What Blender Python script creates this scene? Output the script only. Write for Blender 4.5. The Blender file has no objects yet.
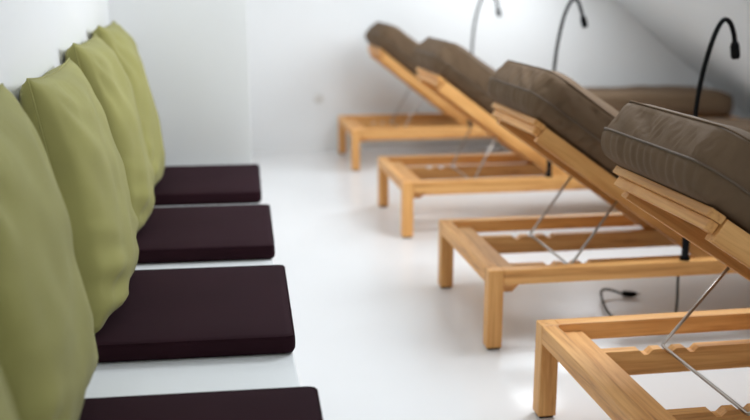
import bpy, bmesh, math, random
from math import sin, cos, pi, radians, sqrt, atan2
from mathutils import Vector, Matrix, noise
random.seed(7)
C = bpy.context.scene.collection

# ------------------------------------------------------------------ camera
CAM_H, YAW, PITCH = 1.2, 0.1637, 0.2307
cam_d = bpy.data.cameras.new('camera')
cam_d.sensor_width = 36.0
cam_d.lens = 950.0 / 750.0 * 36.0
cam_d.clip_start = 0.02
cam = bpy.data.objects.new('camera', cam_d); C.objects.link(cam)
cam.location = (0, 0, CAM_H)
fw = Vector((sin(YAW)*cos(PITCH), cos(YAW)*cos(PITCH), -sin(PITCH)))
rt = Vector((cos(YAW), -sin(YAW), 0)); up = rt.cross(fw)
cam.rotation_euler = Matrix((rt, up, -fw)).transposed().to_euler()
cam_d.dof.use_dof = True
cam_d.dof.focus_distance = 2.25
cam_d.dof.aperture_fstop = 1.9
bpy.context.scene.camera = cam

# ------------------------------------------------------------------ world, light, exposure
w = bpy.data.worlds.new('world'); bpy.context.scene.world = w; w.use_nodes = True
bg = w.node_tree.nodes['Background']
bg.inputs[0].default_value = (0.75, 0.86, 1.0, 1); bg.inputs[1].default_value = 0.6
vs = bpy.context.scene.view_settings
vs.view_transform = 'Standard'; vs.look = 'None'; vs.gamma = 1.0
vs.use_curve_mapping = False; vs.exposure = 0.0

# added rear window, unseen, brightens pier and back wall from the front: (x0, x1, z0, z1), watts
RW = (.3, 2.3, .75, 1.75); RW_W = 28
ld = bpy.data.lights.new('added_rear_window_fill', 'AREA')
ld.shape = 'RECTANGLE'; ld.size = RW[1]-RW[0]-.1; ld.size_y = RW[3]-RW[2]-.1
ld.energy = RW_W; ld.color = (0.92, 0.96, 1.0)
lo = bpy.data.objects.new('added_rear_window_fill', ld); C.objects.link(lo)
lo.location = ((RW[0]+RW[1])/2, -3.21, (RW[2]+RW[3])/2); lo.rotation_euler = (radians(90), 0, 0)
# the sloped roof: z = SZ - SK * (x - SX)
SX, SZ, SK = 3.008, 1.101, 0.785
def slope_z(x): return SZ - SK * (x - SX)
SLOPE_ANG = math.atan(SK)
# roof windows in the slope: (y centre, lower x, upper x, watts)
SKY_HW = 0.40
SKIES = ((3.35, 1.40, 2.10, 42), (4.75, 1.40, 2.10, 5), (6.05, 2.00, 2.70, 24))  # third window added lower down to brighten the back wall's right side
for k, (yy, SKY_X0, SKY_X1, watts) in enumerate(SKIES):
    ld = bpy.data.lights.new('roof_window_daylight', 'AREA')
    ld.shape = 'RECTANGLE'; ld.size = (SKY_X1 - SKY_X0) / cos(SLOPE_ANG) - 0.06; ld.size_y = 2*SKY_HW - 0.06
    ld.energy = watts; ld.color = (0.88, 0.94, 1.0)
    lo = bpy.data.objects.new('roof_window_daylight', ld); C.objects.link(lo)
    xm = (SKY_X0 + SKY_X1) / 2
    nrm = Vector((-sin(SLOPE_ANG), 0, -cos(SLOPE_ANG)))
    lo.location = Vector((xm, yy, slope_z(xm))) + nrm * 0.01
    lo.rotation_euler = (0, SLOPE_ANG, 0)
CEIL_Z = 2.5
# unseen rooflights added to the flat ceiling to brighten pier and back wall: (x0, x1, y0, y1, watts)
ADDED_ROOFLIGHTS = ((-.20, .80, 1.6, 3.5, 8), (.25, 1.10, 5.0, 6.3, 9))
for x0, x1, y0, y1, e in ADDED_ROOFLIGHTS:
    ld = bpy.data.lights.new('added_rooflight_fill', 'AREA')
    ld.shape = 'RECTANGLE'; ld.size = x1-x0-.1; ld.size_y = y1-y0-.1
    ld.energy = e; ld.color = (0.87, 0.935, 1.0)
    lo = bpy.data.objects.new('added_rooflight_fill', ld); C.objects.link(lo)
    lo.location = ((x0+x1)/2, (y0+y1)/2, CEIL_Z+.01)

# ------------------------------------------------------------------ materials
def nt_new(name):
    m = bpy.data.materials.new(name); m.use_nodes = True
    return m, m.node_tree, m.node_tree.nodes['Principled BSDF']
def bump(nt, b, src, strength, dist):
    n = nt.nodes.new('ShaderNodeBump'); n.inputs['Strength'].default_value = strength
    n.inputs['Distance'].default_value = dist
    nt.links.new(src, n.inputs['Height']); nt.links.new(n.outputs[0], b.inputs['Normal'])
def coords(nt, scale, kind='Object'):
    tc = nt.nodes.new('ShaderNodeTexCoord'); mp = nt.nodes.new('ShaderNodeMapping')
    mp.inputs['Scale'].default_value = scale
    nt.links.new(tc.outputs[kind], mp.inputs[0]); return mp.outputs[0]
def nse(nt, vec, scale, detail=3, rough=.5, dist=0):
    n = nt.nodes.new('ShaderNodeTexNoise'); n.inputs['Scale'].default_value = scale
    n.inputs['Detail'].default_value = detail; n.inputs['Roughness'].default_value = rough
    n.inputs['Distortion'].default_value = dist
    nt.links.new(vec, n.inputs['Vector']); return n.outputs[0]
def ramp(nt, src, stops):
    r = nt.nodes.new('ShaderNodeValToRGB')
    el = r.color_ramp.elements
    while len(el) < len(stops): el.new(.5)
    for e, (p, c) in zip(el, stops): e.position = p; e.color = (*c, 1)
    nt.links.new(src, r.inputs[0]); return r.outputs[0]
def plain(name, col, rough=.5, metal=0, spec=.5):
    m, nt, b = nt_new(name)
    b.inputs['Base Color'].default_value = (*col, 1); b.inputs['Roughness'].default_value = rough
    b.inputs['Metallic'].default_value = metal; b.inputs['Specular IOR Level'].default_value = spec
    return m
def paint(name, col, rough, amp=.02):
    m, nt, b = nt_new(name)
    v = coords(nt, (1, 1, 1))
    lo = tuple(c*(1-amp) for c in col)
    nt.links.new(ramp(nt, nse(nt, v, 1.7, 3), [(.3, lo), (.7, col)]), b.inputs['Base Color'])
    b.inputs['Roughness'].default_value = rough
    bump(nt, b, nse(nt, v, 160, 2), .12, .002)
    return m
def wood(name, axis):
    m, nt, b = nt_new(name)
    sc = [14, 14, 14]; sc[axis] = .9
    v = coords(nt, sc)
    g = nse(nt, v, 2.2, 5, .62, .9)
    sc2 = [90, 90, 90]; sc2[axis] = 2.5
    g2 = nse(nt, coords(nt, sc2), 1.5, 2)
    mx = nt.nodes.new('ShaderNodeMath'); mx.operation = 'MULTIPLY_ADD'
    nt.links.new(g2, mx.inputs[0]); mx.inputs[1].default_value = .28
    nt.links.new(g, mx.inputs[2])
    col = ramp(nt, mx.outputs[0], [(.38, (.40, .165, .042)), (.58, (.68, .320, .092)), (.76, (.82, .44, .150))])
    oi = nt.nodes.new('ShaderNodeObjectInfo'); hv = nt.nodes.new('ShaderNodeHueSaturation')
    mr = nt.nodes.new('ShaderNodeMapRange'); mr.inputs['To Min'].default_value = .88; mr.inputs['To Max'].default_value = 1.1
    nt.links.new(oi.outputs['Random'], mr.inputs[0]); nt.links.new(mr.outputs[0], hv.inputs['Value'])
    nt.links.new(col, hv.inputs['Color']); nt.links.new(hv.outputs[0], b.inputs['Base Color'])
    b.inputs['Roughness'].default_value = .5
    bump(nt, b, mx.outputs[0], .25, .002)
    return m
def fabric(name, col, var=.12, sheen=.3, weave=900, rough=.85, spec=.22):
    m, nt, b = nt_new(name)
    v = coords(nt, (1, 1, 1))
    lo = tuple(c*(1-var) for c in col); hi = tuple(min(1, c*(1+var)) for c in col)
    nt.links.new(ramp(nt, nse(nt, v, 6, 4), [(.3, lo), (.7, hi)]), b.inputs['Base Color'])
    b.inputs['Roughness'].default_value = rough
    b.inputs['Sheen Weight'].default_value = sheen; b.inputs['Sheen Roughness'].default_value = .4
    b.inputs['Specular IOR Level'].default_value = spec
    bump(nt, b, nse(nt, v, weave, 2), .35, .0015)
    return m
WOOD = [wood('pine_along_x', 0), wood('pine_along_y', 1), wood('pine_along_z', 2)]
M_WALL = paint('white_wall_paint', (.86, .86, .85), .6)
M_BENCH = paint('white_bench_paint', (.86, .87, .87), .35)
M_FLOOR = paint('white_floor_coating', (.84, .83, .82), .22, .03)
M_CEIL = paint('grey_white_ceiling_paint', (.86, .89, .90), .7)
M_GREEN = fabric('olive_green_canvas', (.335, .312, .105), .08, .12)
M_PURPLE = fabric('aubergine_canvas', (.025, .0085, .0125), .08, 0, 1100, .85, .08)
M_TAUPE = fabric('taupe_canvas', (.145, .092, .053), .08, .0, 900, .75, .2)
M_PIPE = fabric('taupe_piping', (.125, .085, .055), .05, 0, 900, .6, .4)
M_STEEL = plain('brushed_steel', (.42, .38, .34), .3, 1.0)
M_BLACK = plain('black_plastic', (.004, .004, .0045), .7, 0, .12)
M_CABLE = plain('dark_cable_rubber', (.035, .04, .035), .5)
M_FRAME = plain('white_window_frame', (.75, .76, .77), .4)
M_SOCKET = plain('pale_socket_plastic', (.74, .72, .68), .4)
mg, ntg, bgl = nt_new('window_glass'); bgl.inputs['Transmission Weight'].default_value = 1
bgl.inputs['Roughness'].default_value = 0; M_GLASS = mg
M_LENS = plain('smoked_lamp_lens', (.05, .05, .055), .2)

# ------------------------------------------------------------------ helpers
def link(name, bm, m, parent=None, smooth=False, loc=None, rot=None):
    me = bpy.data.meshes.new(name)
    bmesh.ops.recalc_face_normals(bm, faces=bm.faces[:])
    bm.to_mesh(me); bm.free()
    for p in me.polygons: p.use_smooth = smooth
    for mm in (m if isinstance(m, (list, tuple)) else [m]): me.materials.append(mm)
    o = bpy.data.objects.new(name, me); C.objects.link(o)
    if parent: o.parent = parent
    if loc: o.location = loc
    if rot: o.rotation_euler = rot
    return o
def tag(o, label=None, cat=None, group=None, kind=None):
    if label: o['label'] = label
    if cat: o['category'] = cat
    if group: o['group'] = group
    if kind: o['kind'] = kind
    return o
def empty(name, loc, rz=0):
    o = bpy.data.objects.new(name, None); C.objects.link(o)
    o.location = loc; o.rotation_euler = (0, 0, rz); o.empty_display_size = .1
    return o
def bx(x0, x1, y0, y1, z0, z1, bev=.003, bm=None):
    own = bmesh.new()
    bmesh.ops.create_cube(own, size=1, matrix=Matrix.Translation(((x0+x1)/2, (y0+y1)/2, (z0+z1)/2)) @
                          Matrix.Diagonal((x1-x0, y1-y0, z1-z0, 1)))
    if bev: bmesh.ops.bevel(own, geom=own.edges[:], offset=bev, segments=2, profile=.6, affect='EDGES')
    if bm is None: return own
    t = bpy.data.meshes.new('t'); own.to_mesh(t); own.free(); bm.from_mesh(t); bpy.data.meshes.remove(t)
    return bm
def prism(poly, y0, y1, bev=.0):
    """polygon in x,z extruded along y"""
    bm = bmesh.new()
    a = [bm.verts.new((x, y0, z)) for x, z in poly]; b = [bm.verts.new((x, y1, z)) for x, z in poly]
    n = len(poly)
    bm.faces.new(a); bm.faces.new(b[::-1])
    for i in range(n): bm.faces.new((a[i], b[i], b[(i+1) % n], a[(i+1) % n]))
    bmesh.ops.recalc_face_normals(bm, faces=bm.faces[:])
    if bev: bmesh.ops.bevel(bm, geom=bm.edges[:], offset=bev, segments=1, affect='EDGES', clamp_overlap=True)
    return bm
def catmull(pts, n=8, closed=False):
    P = [Vector(p) for p in pts]; out = []
    L = len(P)
    rng = range(L if closed else L-1)
    for i in rng:
        if closed: p0, p1, p2, p3 = P[i-1], P[i], P[(i+1) % L], P[(i+2) % L]
        else: p0, p1, p2, p3 = P[max(i-1, 0)], P[i], P[i+1], P[min(i+2, L-1)]
        for k in range(n):
            t = k/n
            out.append(.5*((2*p1)+(-p0+p2)*t+(2*p0-5*p1+4*p2-p3)*t*t+(-p0+3*p1-3*p2+p3)*t**3))
    if not closed: out.append(P[-1])
    return out
def tube(pts, r, seg=10, closed=False, bm=None, caps=True):
    """r is a number or a list, one per point"""
    bm = bm or bmesh.new(); n = len(pts); pts = [Vector(p) for p in pts]
    rings = []; ref = None
    for i, p in enumerate(pts):
        a = pts[(i-1) % n] if (closed or i > 0) else p
        b = pts[(i+1) % n] if (closed or i < n-1) else p
        t = (b-a).normalized()
        if ref is None:
            ref = t.orthogonal().normalized()
        ref = (ref - t*ref.dot(t)).normalized(); bi = t.cross(ref)
        rr = r[i] if isinstance(r, (list, tuple)) else r
        rings.append([bm.verts.new(p + (ref*cos(2*pi*k/seg)+bi*sin(2*pi*k/seg))*rr) for k in range(seg)])
    for i in range(n if closed else n-1):
        A, B = rings[i], rings[(i+1) % n]
        for k in range(seg): bm.faces.new((A[k], A[(k+1) % seg], B[(k+1) % seg], B[k]))
    if caps and not closed:
        bm.faces.new(rings[0]); bm.faces.new(rings[-1][::-1])
    return bm
def bend(pts, rad, n=6):
    """polyline with rounded corners"""
    P = [Vector(p) for p in pts]; out = [P[0]]
    for i in range(1, len(P)-1):
        a = (P[i-1]-P[i]).normalized(); b = (P[i+1]-P[i]).normalized()
        s, e = P[i]+a*rad, P[i]+b*rad
        for k in range(n+1):
            t = k/n; out.append(s*(1-t)**2+P[i]*2*t*(1-t)+e*t*t)
    out.append(P[-1]); return out
def fnoise(*v): return noise.noise(Vector(v))

# ------------------------------------------------------------------ the room
XL, YB, YP, XP = -.445, 7.02, 4.27, .14           # left wall, back wall, pier face, pier right edge
YR = -3.2; XR = 4.25                              # rear wall, right end of the roof slope
def struct(name, bm, m, parent=None):
    o = link(name, bm, m, parent)
    if not parent: o['kind'] = 'structure'
    return o
struct('floor', bx(XL-.15, XR+.25, YR-.15, YB+.15, -.15, 0, 0), M_FLOOR)
struct('wall_left', bx(XL-.15, XL, YR, YB+.15, 0, CEIL_Z, 0), M_WALL)
struct('wall_back', bx(XP, XR, YB, YB+.15, 0, CEIL_Z, 0), M_WALL)
struct('wall_pier', bx(XL, XP, YP, YB+.15, 0, CEIL_Z, .004), M_WALL)
bm = bmesh.new()
for q in ((XL-.15, RW[0], 0, CEIL_Z), (RW[1], XR+.25, 0, CEIL_Z), (RW[0], RW[1], 0, RW[2]), (RW[0], RW[1], RW[3], CEIL_Z)):
    bx(q[0], q[1], YR-.15, YR, q[2], q[3], 0, bm)
struct('wall_rear', bm, M_WALL)
struct('wall_right', bx(XR, XR+.15, YR, YB+.15, 0, slope_z(XR)+.15, 0), M_WALL)
# ceiling: flat part + slope with three openings, one mesh
def ceiling():
    bm = bmesh.new()
    xf = SX - (CEIL_Z - SZ)/SK                    # where flat meets slope
    T = .14
    rs = sorted(ADDED_ROOFLIGHTS, key=lambda r: r[2]); ya = YR-.15
    for x0, x1, y0, y1, e in rs:
        for q in ((XL-.15, xf, ya, y0), (XL-.15, x0, y0, y1), (x1, xf, y0, y1)):
            bx(*q, CEIL_Z, CEIL_Z+T, 0, bm)
        ya = y1
    bx(XL-.15, xf, ya, YB+.15, CEIL_Z, CEIL_Z+T, 0, bm)
    def slab(x0, x1, y0, y1):
        vs_ = []
        for dz in (0, T/cos(SLOPE_ANG)):
            for (x, y) in ((x0, y0), (x1, y0), (x1, y1), (x0, y1)):
                vs_.append(bm.verts.new((x, y, slope_z(x)+dz)))
        a, b = vs_[:4], vs_[4:]
        bm.faces.new(a); bm.faces.new(b[::-1])
        for i in range(4): bm.faces.new((a[i], b[i], b[(i+1) % 4], a[(i+1) % 4]))
    y_prev = YR-.15
    for yy, a, b, wt in SKIES:
        slab(xf, XR+.15, y_prev, yy-SKY_HW)
        slab(xf, a, yy-SKY_HW, yy+SKY_HW); slab(b, XR+.15, yy-SKY_HW, yy+SKY_HW)
        y_prev = yy+SKY_HW
    slab(xf, XR+.15, y_prev, YB+.15)
    return bm
struct('ceiling', ceiling(), M_CEIL)
for i, (yy, SKY_X0, SKY_X1, wt) in enumerate(SKIES):
    bm = bmesh.new(); f = .05
    L2 = (SKY_X1-SKY_X0)/cos(SLOPE_ANG)/2; H2 = SKY_HW
    for (a, b, c_, d) in ((-L2, L2, -H2, -H2+f), (-L2, L2, H2-f, H2), (-L2, -L2+f, -H2+f, H2-f), (L2-f, L2, -H2+f, H2-f)):
        bx(a, b, c_, d, .03, .10, .004, bm)
    xm = (SKY_X0+SKY_X1)/2
    fr = link('window_%d' % (i+1), bm, M_FRAME, None, False, (xm, yy, slope_z(xm)), (0, SLOPE_ANG, 0))
    fr['kind'] = 'structure'
    link('window_glass', bx(-L2+f, L2-f, -H2+f, H2-f, .06, .07, 0), M_GLASS, fr)

for k, (x0, x1, y0, y1, e) in enumerate(ADDED_ROOFLIGHTS):
    bm = bmesh.new()
    for q in ((x0, x1, y0, y0+.05), (x0, x1, y1-.05, y1), (x0, x0+.05, y0+.05, y1-.05), (x1-.05, x1, y0+.05, y1-.05)):
        bx(*q, CEIL_Z+.03, CEIL_Z+.1, .004, bm)
    fr = link('window_%d' % (k+4), bm, M_FRAME); fr['kind'] = 'structure'  # frame around an added rooflight, out of view
    link('window_glass', bx(x0+.05, x1-.05, y0+.05, y1-.05, CEIL_Z+.06, CEIL_Z+.07, 0), M_GLASS, fr)

bm = bmesh.new()
for q in ((RW[0], RW[1], RW[2], RW[2]+.05), (RW[0], RW[1], RW[3]-.05, RW[3]), (RW[0], RW[0]+.05, RW[2]+.05, RW[3]-.05), (RW[1]-.05, RW[1], RW[2]+.05, RW[3]-.05)):
    bx(q[0], q[1], YR-.10, YR-.03, q[2], q[3], .004, bm)
fr = link('window_6', bm, M_FRAME); fr['kind'] = 'structure'  # frame around the added fill light in the rear wall
link('window_glass', bx(RW[0]+.05, RW[1]-.05, YR-.07, YR-.06, RW[2]+.05, RW[3]-.05, 0), M_GLASS, fr)

# ------------------------------------------------------------------ boxed cushion (used by seat pads and mattresses)
def boxed(hs, hy, r, rows, place, crown, ns, ny, disp=None, s_list=None, base=0.0):
    """slab of half length hs and half width hy with rounded corners;
    rows = [(t, inset)] from bottom seam to top seam; place(s,y,t)->xyz"""
    bm = bmesh.new()
    S = s_list or [-hs + 2*hs*i/ns for i in range(ns+1)]
    Yv = [-hy + 2*hy*j/ny for j in range(ny+1)]
    def rnd(s, y):
        ds, dy = abs(s)-(hs-r), abs(y)-(hy-r)
        if ds > 0 and dy > 0:
            p, q = ds/r, dy/r
            p, q = p*sqrt(1-q*q/2), q*sqrt(1-p*p/2)
            s = math.copysign(hs-r+p*r, s); y = math.copysign(hy-r+q*r, y)
        return s, y
    def outn(s, y):
        ds, dy = abs(s)-(hs-r), abs(y)-(hy-r)
        v = Vector((max(ds, 0)*math.copysign(1, s), max(dy, 0)*math.copysign(1, y)))
        return v.normalized() if v.length > 1e-9 else Vector((0, 0))
    n1, n2 = len(S), len(Yv)
    t0, in0 = rows[0]; t1, in1 = rows[-1]
    def grid(t, inset, sign):
        g = []
        for i, s in enumerate(S):
            row = []
            for j, y in enumerate(Yv):
                s2, y2 = rnd(s, y)
                fs = (hs-inset)/hs; fy = (hy-inset)/hy
                es = (hs-abs(s)); ey = (hy-abs(y))
                e = min(1, es/.09)*min(1, ey/.09)
                h = crown*(1-(1-e)**2) if sign > 0 else 0
                ss, yy = s2*fs, y2*fy
                dz = fnoise(ss*5, yy*5, 3.1)*crown*.4*e if sign > 0 else 0
                row.append(bm.verts.new(place(ss, yy, t+h+dz)))
            g.append(row)
        return g
    gt = grid(t1, in1, 1); gb = grid(t0, in0, -1)
    for g, fl in ((gt, 0), (gb, 1)):
        for i in range(n1-1):
            for j in range(n2-1):
                q = (g[i][j], g[i+1][j], g[i+1][j+1], g[i][j+1])
                bm.faces.new(q[::-1] if fl else q)
    idx = [(i, 0) for i in range(n1-1)] + [(n1-1, j) for j in range(n2-1)] + [(i, n2-1) for i in range(n1-1, 0, -1)] + [(0, j) for j in range(n2-1, 0, -1)]
    loops = [[gb[i][j] for i, j in idx]]
    arc = 0; prev = None; arcs = []
    pts2 = []
    for i, j in idx:
        s2, y2 = rnd(S[i], Yv[j]); pts2.append((s2, y2, outn(s2, y2)))
        if prev: arc += math.hypot(s2-prev[0], y2-prev[1])
        prev = (s2, y2); arcs.append(arc)
    for t, ins in rows[1:-1]:
        lp = []
        for (s2, y2, nv), ar in zip(pts2, arcs):
            d = disp(ar, t, s2, y2) if disp else 0
            lp.append(bm.verts.new(place(s2+nv.x*(d-ins), y2+nv.y*(d-ins), t)))
        loops.append(lp)
    loops.append([gt[i][j] for i, j in idx])
    n = len(idx)
    for a, b in zip(loops, loops[1:]):
        for k in range(n): bm.faces.new((a[k], a[(k+1) % n], b[(k+1) % n], b[k]))
    def pipe_path(t, ins):
        return [place(s2-nv.x*ins, y2-nv.y*ins, t) for s2, y2, nv in pts2]
    return bm, pipe_path

# ------------------------------------------------------------------ bench and its pads
bench = link('bench', bx(XL+.001, .148, YR+.001, YP-.001, 0, .384, .004), M_BENCH)
tag(bench, 'long white built-in wall bench carrying the aubergine pads and green pillows', 'bench')
SEAT_TOP = .43
PADS = [(-.375, 'aubergine seat pad nearest the camera on the white bench, outside the picture edge'),
        (.43, ''),
        (1.24, 'nearest aubergine seat pad on the white bench, cut off by the bottom edge'),
        (2.032, 'aubergine seat pad second from the front, with wide white gap before it'),
        (2.815, 'aubergine seat pad third from the front, between two narrow white gaps'),
        (3.605, 'farthest aubergine seat pad on the bench, against the white pier')]
def pad(y0, label, seed, L, dx):
    hw = .282
    a = radians(-1.7)
    cx = .152+dx-hw*cos(a)
    root = empty('seat_pad', (cx, y0+L/2-hw*sin(a), .3845), a)
    rows = [(.0, .012), (.004, .004), (.010, .001), (.022, 0), (.034, 0), (.040, .001), (.044, .004)]
    bm, pp = boxed(hw-.002, L/2, .018, rows, lambda s, y, t: (s, y, t), .004, 30, 28,
                   disp=lambda ar, t, s, y: .0012*fnoise(ar*14, t*30, seed))
    link('cushion_cover', bm, M_PURPLE, root, True)
    link('piping', tube(pp(.0435, .003), .0022, 6, True), M_PURPLE, root, True)
    tag(root, label, 'cushion', 'aubergine seat pads on the bench')
    return root
for i, (y0, lab) in enumerate(PADS):
    if i < 2: continue
    pad(y0, lab, i*3.3, (.52, .52, .512, .578, .580, .605)[i], (0, 0, .016, .012, .014, .012)[i])

# ------------------------------------------------------------------ green pillows
def pillow(yc, label, seed, w=.60, h=.63, T=.115, xt=-.405, xb=-.30, yaw=0, twist=0, crs=.006, droop=.0):
    """origin at the base; local a = along y, b = up the pillow, normal +x"""
    root = empty('throw_pillow', (0, yc, SEAT_TOP+.006))
    N = 44
    bm = bmesh.new(); vv = {}
    ztop = h*cos(math.asin((xb-xt)/h))
    for side in (1, -1):
        for i in range(N+1):
            for j in range(N+1):
                u, v = -1+2*i/N, -1+2*j/N
                key = (i, j, side if 0 < i < N and 0 < j < N else 0)
                if key in vv: continue
                e = max(0, 1-abs(u)**2.4)*max(0, 1-abs(v)**(3.6 if v < 0 else 2.0))
                bul = T*e**.40
                if v < 0: bul *= 1+.12*(-v)*(1-v*v)**.3
                pinch_u = 1-.085*(1-v*v)**1.0*abs(u)**2.0
                pinch_v = 1-.055*(1-u*u)**1.0*abs(v)**2.0
                a = u*w/2*pinch_u; b = h/2+v*h/2*pinch_v
                # creases running in from corners and seam gathers
                edge = (1-min(1-abs(u), 1-abs(v)))
                cr = 0
                for (cu, cv) in ((1, 1), (-1, 1), (1, -1), (-1, -1)):
                    du, dv = cu-u, cv-v; rr = math.hypot(du, dv)
                    if rr > 1e-3:
                        ang = atan2(dv*cv, du*cu)
                        cr += .004*sin(ang*11+seed+rr*2+cu)*math.exp(-((rr-.5)/.38)**2)
                if v < -.1: cr += crs*(-v)*sin(v*21+u*4+seed)*math.exp(-((abs(u)-.72)/.3)**2)
                gath = .0035*sin(u*46+seed*3)*math.exp(-((1-abs(v))/.10)) + .0035*sin(v*40+seed)*math.exp(-((1-abs(u))/.10))
                big = .016*fnoise(u*1.3+seed, v*1.3, side*3.0)+.008*fnoise(u*3+seed, v*3, side*5.0)
                d = side*bul + (cr+gath+big)*min(1, e*5)*side
                t = b/h
                x = xb+(xt-xb)*t + d
                lean = .02*sin(seed)*(t-.5)
                x = max(x, XL+.004)
                z = b/h*ztop - droop*math.exp(-((v+1)/.3))*u
                z = max(z, .004)
                yy = a+lean+twist*(t-.5)
                vv[key] = bm.verts.new((x + yaw*a, yy, z))
    for side in (1, -1):
        for i in range(N):
            for j in range(N):
                q = []
                for (a, b) in ((i, j), (i+1, j), (i+1, j+1), (i, j+1)):
                    q.append(vv[(a, b, side if 0 < a < N and 0 < b < N else 0)])
                if side < 0: q = q[::-1]
                try: bm.faces.new(q)
                except ValueError: pass
    seam = [vv[(i, 0, 0)].co.copy() for i in range(N)] + [vv[(N, j, 0)].co.copy() for j in range(N)] + \
           [vv[(i, N, 0)].co.copy() for i in range(N, 0, -1)] + [vv[(0, j, 0)].co.copy() for j in range(N, 0, -1)]
    link('pillow_cover', bm, M_GREEN, root, True)
    for s in seam: s.x = max(s.x, XL+.006); s.z = max(s.z, .004)
    link('seam', tube(seam, .0024, 6, True), M_GREEN, root, True)
    tag(root, label, 'pillow', 'green pillows along the wall')
    return root
pillow(.89, 'nearest green pillow, only its edge showing at the bottom left corner', 5.1, h=.58, xb=-.29)
pillow(1.60, 'large green pillow second from the front, filling the left edge', 1.7, h=.59, T=.100, xb=-.32)
pillow(2.42, 'green pillow with creased lower corner, on the second aubergine pad', 2.9, w=.62, h=.58, T=.100, crs=.012, twist=.09)
pillow(3.15, 'green pillow fourth from the front, on the third aubergine pad', 4.2, w=.54, h=.615, T=.104, xt=-.405)
pillow(3.77, 'farthest green pillow, on the pad beside the white pier', .6, w=.54, h=.64, T=.104, xt=-.405)

# ------------------------------------------------------------------ loungers
LX0 = .866; HW = .368; FL = 2.84; FH = .281; PX, PZ = .884, .250
def lounger(y_far, ang, notch, label, seed, nd=0, eo=0):
    A = radians(ang)
    root = empty('sun_lounger', (LX0, y_far-HW, 0))
    lg = .053
    for ex in (0, 1):
        for s in (-1, 1):
            x0 = 0 if ex == 0 else FL-lg
            y0 = -HW if s < 0 else HW-lg
            leg = link('leg', bx(x0, x0+lg, y0, y0+lg, .007, FH, .004), WOOD[2], root)
            link('foot_pad', bx(x0+.006, x0+lg-.006, y0+.006, y0+lg-.006, 0, .0068, .001), M_BLACK, leg)
    for s in (-1, 1):
        a, b = (HW-.045, HW-.0005) if s > 0 else (-HW+.0005, -HW+.045)
        link('side_rail', bx(lg+.0004, FL-lg-.0004, a, b, .229, FH-.0005, .003), WOOD[0], root)
    for x0 in (.0005, FL-.0455):
        link('end_rail', bx(x0, x0+.045, -HW+lg+.0004, HW-lg-.0004, .229, FH-.0005, .003), WOOD[1], root)
    # wide cross boards just inside the end rails, chamfered along one edge
    for k, x0 in enumerate((.047, FL-.127)):
        if k == 0: poly = [(x0+.004, .190), (x0+.050, .190), (x0+.080, .222), (x0+.080, .250), (x0+.072, .258), (x0+.004, .258)]
        else: poly = [(x0, .228), (x0+.028, .205), (x0+.080, .205), (x0+.080, .266), (x0+.008, .266), (x0, .258)]
        link('cross_beam', prism(poly, -HW+.0465, HW-.0465), WOOD[1], root)
    # notched inner rails
    nx = [.237+nd+.066*k for k in range(3)]
    for s in (-1, 1):
        poly = [(.128, .178), (FL-.128, .178), (FL-.128, .248)]
        top = [(.128, .248)]
        for q in nx: top += [(q-.020, .248), (q-.006, .235), (q+.006, .235), (q+.020, .248)]
        poly += top[::-1]
        a, b = (.178, .208) if s > 0 else (-.208, -.178)
        link('notched_rail', prism(poly, a, b), WOOD[0], root)
    # seat slats
    x = .93
    while x < FL-.16:
        link('seat_slat', bx(x, x+.07, -HW+.048, HW-.048, .2485, .280, .003), WOOD[1], root)
        x += .105
    # backrest: local x runs from pivot up to the head
    rot = (0, -(pi - A), 0)   # local +x -> (-cosA, 0, sinA)
    BL = .862
    loc = (PX, 0, PZ)
    def back(name, x0, x1, y0, y1, d0, d1, ax, bev=.003):
        # d = distance above the rail top line (towards the mattress)
        bm = bx(x0, x1, y0, y1, -d1, -d0, bev)
        return link(name, bm, WOOD[ax], root, False, loc, rot)
    for s in (-1, 1):
        a, b = (.205, .240) if s > 0 else (-.240, -.205)
        back('back_rail', .0, BL-.042, a, b, -.042, .018, 0)
    back('head_slat', BL-.040, BL+.004, -.236, .268, 0, .021, 1)
    back('back_crossbar', BL-.040, BL-.014, -.228, .256, -.026, -.0005, 1)
    s_ = .05
    while s_ < BL-.115:
        back('back_slat', s_, s_+.07, -.2047, .2047, 0, .0178, 1); s_ += .0985
    # strut: one bent steel rod
    ss = .44
    tx, tz = PX-ss*cos(A)-.043*sin(A), PZ+ss*sin(A)-.043*cos(A)
    nxp = nx[notch]; bz = .2405
    pts = bend([(tx, .222, tz), (nxp, .222, bz), (nxp, -.222, bz), (tx, -.222, tz)], .010, 5)
    link('support_strut', tube(pts, .0048, 8), M_STEEL, root, True)
    # mattress bent over the hinge
    n_up = .0225
    e0 = BL+.072+eo
    # path of the mattress underside
    total_seat = 2.785-PX
    hs = (e0+total_seat)/2
    R = .14
    def theta(q):      # q measured from hinge, negative up the back
        t = min(1, max(0, (q+R)/(2*R))); t = t*t*(3-2*t)
        return A*(1-t)
    # integrate
    step = .01; Q = [-e0+step*i for i in range(int((e0+total_seat)/step)+2)]
    px, pz = [0.0], [0.0]
    for q in Q[1:]:
        th = theta(q-step/2); px.append(px[-1]+cos(th)*step); pz.append(pz[-1]-sin(th)*step)
    # anchor the head end
    hx = PX-e0*cos(A)+n_up*sin(A); hz = PZ+e0*sin(A)+n_up*cos(A)
    zend = hz+pz[-1]
    fix = .2835-zend
    def base(q):
        f = min(max((q+e0)/step, 0), len(Q)-1.001); i = int(f); k = f-i
        x = px[i]*(1-k)+px[i+1]*k; z = pz[i]*(1-k)+pz[i+1]*k
        extra = 0
        if q < -e0: extra = q+e0
        th = theta(q)
        wgt = min(1, max(0, (q+.5)/.5)); wgt = wgt*wgt*(3-2*wgt)
        return hx+x+extra*cos(th), hz+z-extra*sin(th)+fix*wgt, th
    def place(s, y, t):
        x, z, th = base(s-hs+total_seat)
        return (x+sin(th)*t, y+.034, z+cos(th)*t)
    S = []
    q = -hs
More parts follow.
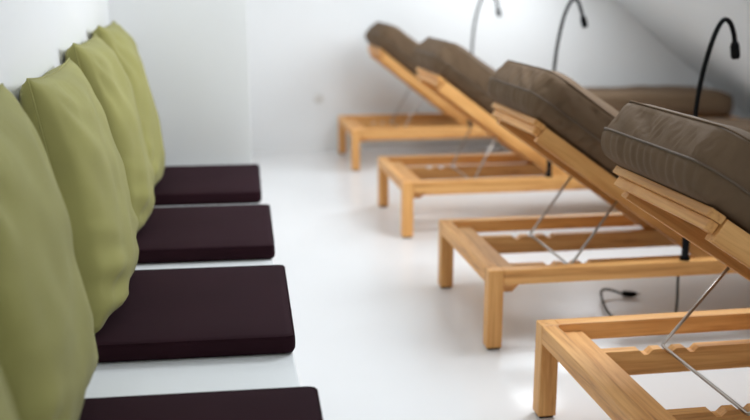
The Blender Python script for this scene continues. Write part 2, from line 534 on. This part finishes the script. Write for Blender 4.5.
    while q < hs:
        S.append(q)
        d = q+hs
        q += .006 if d < .03 else (.012 if d < .95 else .03)
    S.append(hs)
    rows = [(.0, .060), (.004, .042), (.014, .027), (.026, .016), (.040, .008), (.052, .003), (.060, .0035), (.066, .002), (.078, .001),
            (.092, .002), (.108, .004), (.122, .007), (.136, .009), (.147, .012), (.154, .017)]
    def disp(ar, t, s, y):
        k = fnoise(ar*3.1, seed, 0)
        if t < .060:     # tight gathers under the lower seam
            return (.0035*sin(ar*150+9*k)+.011*fnoise(ar*32, t*9, seed))*min(1, (t+.006)/.02)*(1-.35*t/.06)
        if t > .064:
            u = (t-.064)/.083
            return (.0020*sin(ar*70+u*3.4+8*k)+.009*fnoise(ar*17+u*2.6, u*.8, seed+9)+-.012*max(0, .5-abs(fnoise(ar*19+u*2.2, u*.7, seed+3))*5))*sin(pi*min(1, u))**.6
        return 0
    hwm = .303
    bm, pp = boxed(hs, hwm, .085, rows, place, .030, 0, 84, disp, S)
    mt = link('mattress', bm, M_TAUPE, root, True)
    link('piping', tube(pp(.0620, -.0002), .0032, 6, True), M_PIPE, mt, True)
    link('piping', tube(pp(.1550, .0155), .0026, 6, True), M_TAUPE, mt, True)
    tag(root, label, 'sun lounger', 'wooden loungers in a row')
    return root
YF = (2.443, 3.657, 5.147, 6.915)
lounger(YF[0], 33.1, 1, 'nearest wooden sun lounger, its dark taupe mattress cut off at the right edge', 1.3, .010, .016)
lounger(YF[1], 35.3, 1, 'wooden sun lounger second from the front, raised taupe backrest, lamp post on its near rail', 4.4, .036)
lounger(YF[2], 36.5, 2, 'wooden sun lounger third from the front, between two others', 7.7, .02)
lounger(YF[3], 38.2, 2, 'farthest wooden sun lounger, beside the white back wall', 2.2)

# ------------------------------------------------------------------ gooseneck reading lamps
def lamp(x, y, pts, label, cable=None):
    root = empty('reading_lamp', (x, y, FH))
    loc = lambda p: (p[0]-x, 0, p[1]-FH)
    b = bmesh.new()
    tube([(0, 0, .0005), (0, 0, .012), (0, 0, .013), (0, 0, .10), (0, 0, .102)], [.017, .017, .0125, .0125, .010], 16, bm=b)
    link('base', b, M_BLACK, root, True)
    path = catmull([(0, 0, .10)]+[loc(p) for p in pts], 8)
    link('gooseneck', tube(path, .0082, 10), M_BLACK, root, True)
    e = Vector(path[-1]); d = (e-Vector(path[-4])).normalized()
    hp = [e-d*.004, e, e+d*.010, e+d*.045, e+d*.052]
    hd = link('lamp_head', tube(hp, [.009, .012, .0150, .0150, .012], 16), M_BLACK, root, True)
    link('lens', tube([e+d*.0522, e+d*.0532], .010, 14), M_LENS, hd, True)
    if cable:
        link('cable', tube(catmull([(p[0]-x, p[1]-y, p[2]-FH) for p in cable], 10), .0052, 8), M_CABLE, root, True)
    tag(root, label, 'lamp', 'black gooseneck lamps on the lounger rails')
    return root
yb = YF[1]-2*HW+.023
lamp(1.572, yb, [(1.570, .60), (1.571, .79), (1.580, .89), (1.600, .99), (1.622, 1.06), (1.645, 1.095), (1.668, 1.085), (1.684, 1.05), (1.690, 1.020)],
     'black gooseneck lamp on the second lounger, its whole bent neck visible at the right',
     [(1.572, yb+.035, .275), (1.574, yb+.040, .20), (1.577, yb+.040, .13), (1.572, yb+.035, .07), (1.55, yb+.025, .02), (1.49, yb+.03, .006), (1.44, yb+.12, .006), (1.415, yb+.25, .010),
      (1.455, yb+.42, .03), (1.50, yb+.46, .030), (1.553, yb+.448, .014)])
yb = YF[2]-2*HW+.023
lamp(1.608, yb, [(1.609, .60), (1.612, .80), (1.624, .93), (1.650, 1.06), (1.685, 1.135), (1.715, 1.135), (1.735, 1.09), (1.745, 1.06)],
     'black gooseneck lamp on the third lounger, its bend just inside the top edge')
yb = YF[3]-2*HW+.023
lamp(1.672, yb, [(1.674, .62), (1.679, .82), (1.692, .97), (1.725, 1.10), (1.770, 1.170), (1.810, 1.165), (1.835, 1.11), (1.848, 1.06)],
     'farthest gooseneck lamp, faint and blurred, its bend cut by the top edge')
# plug at the free end of the cable
pl = empty('plug', (1.577, YF[1]-2*HW+.455, .0))
link('plug_body', tube([(-.022, .012, .014), (-.018, .012, .014), (.012, 0, .014), (.030, 0, .014)], [.007, .012, .012, .009], 12), M_BLACK, pl, True)
for dy in (-.005, .005):
    link('prong', tube([(.030, dy, .014), (.048, dy, .014)], .0022, 8), M_STEEL, pl, True)
tag(pl, 'small black plug lying on the white floor under the second lounger', 'plug')

# wall socket
sk = empty('wall_socket', (.731, YB-.001, .398))
def disc(r, d, m, name, par):
    return link(name, tube([(0, 0, 0), (0, -d*.8, 0), (0, -d, 0)], [r, r, r*.9], 24), m, par, True)
disc(.036, .010, M_SOCKET, 'cover_plate', sk)
tag(sk, 'small round pale socket on the far white wall', 'socket')
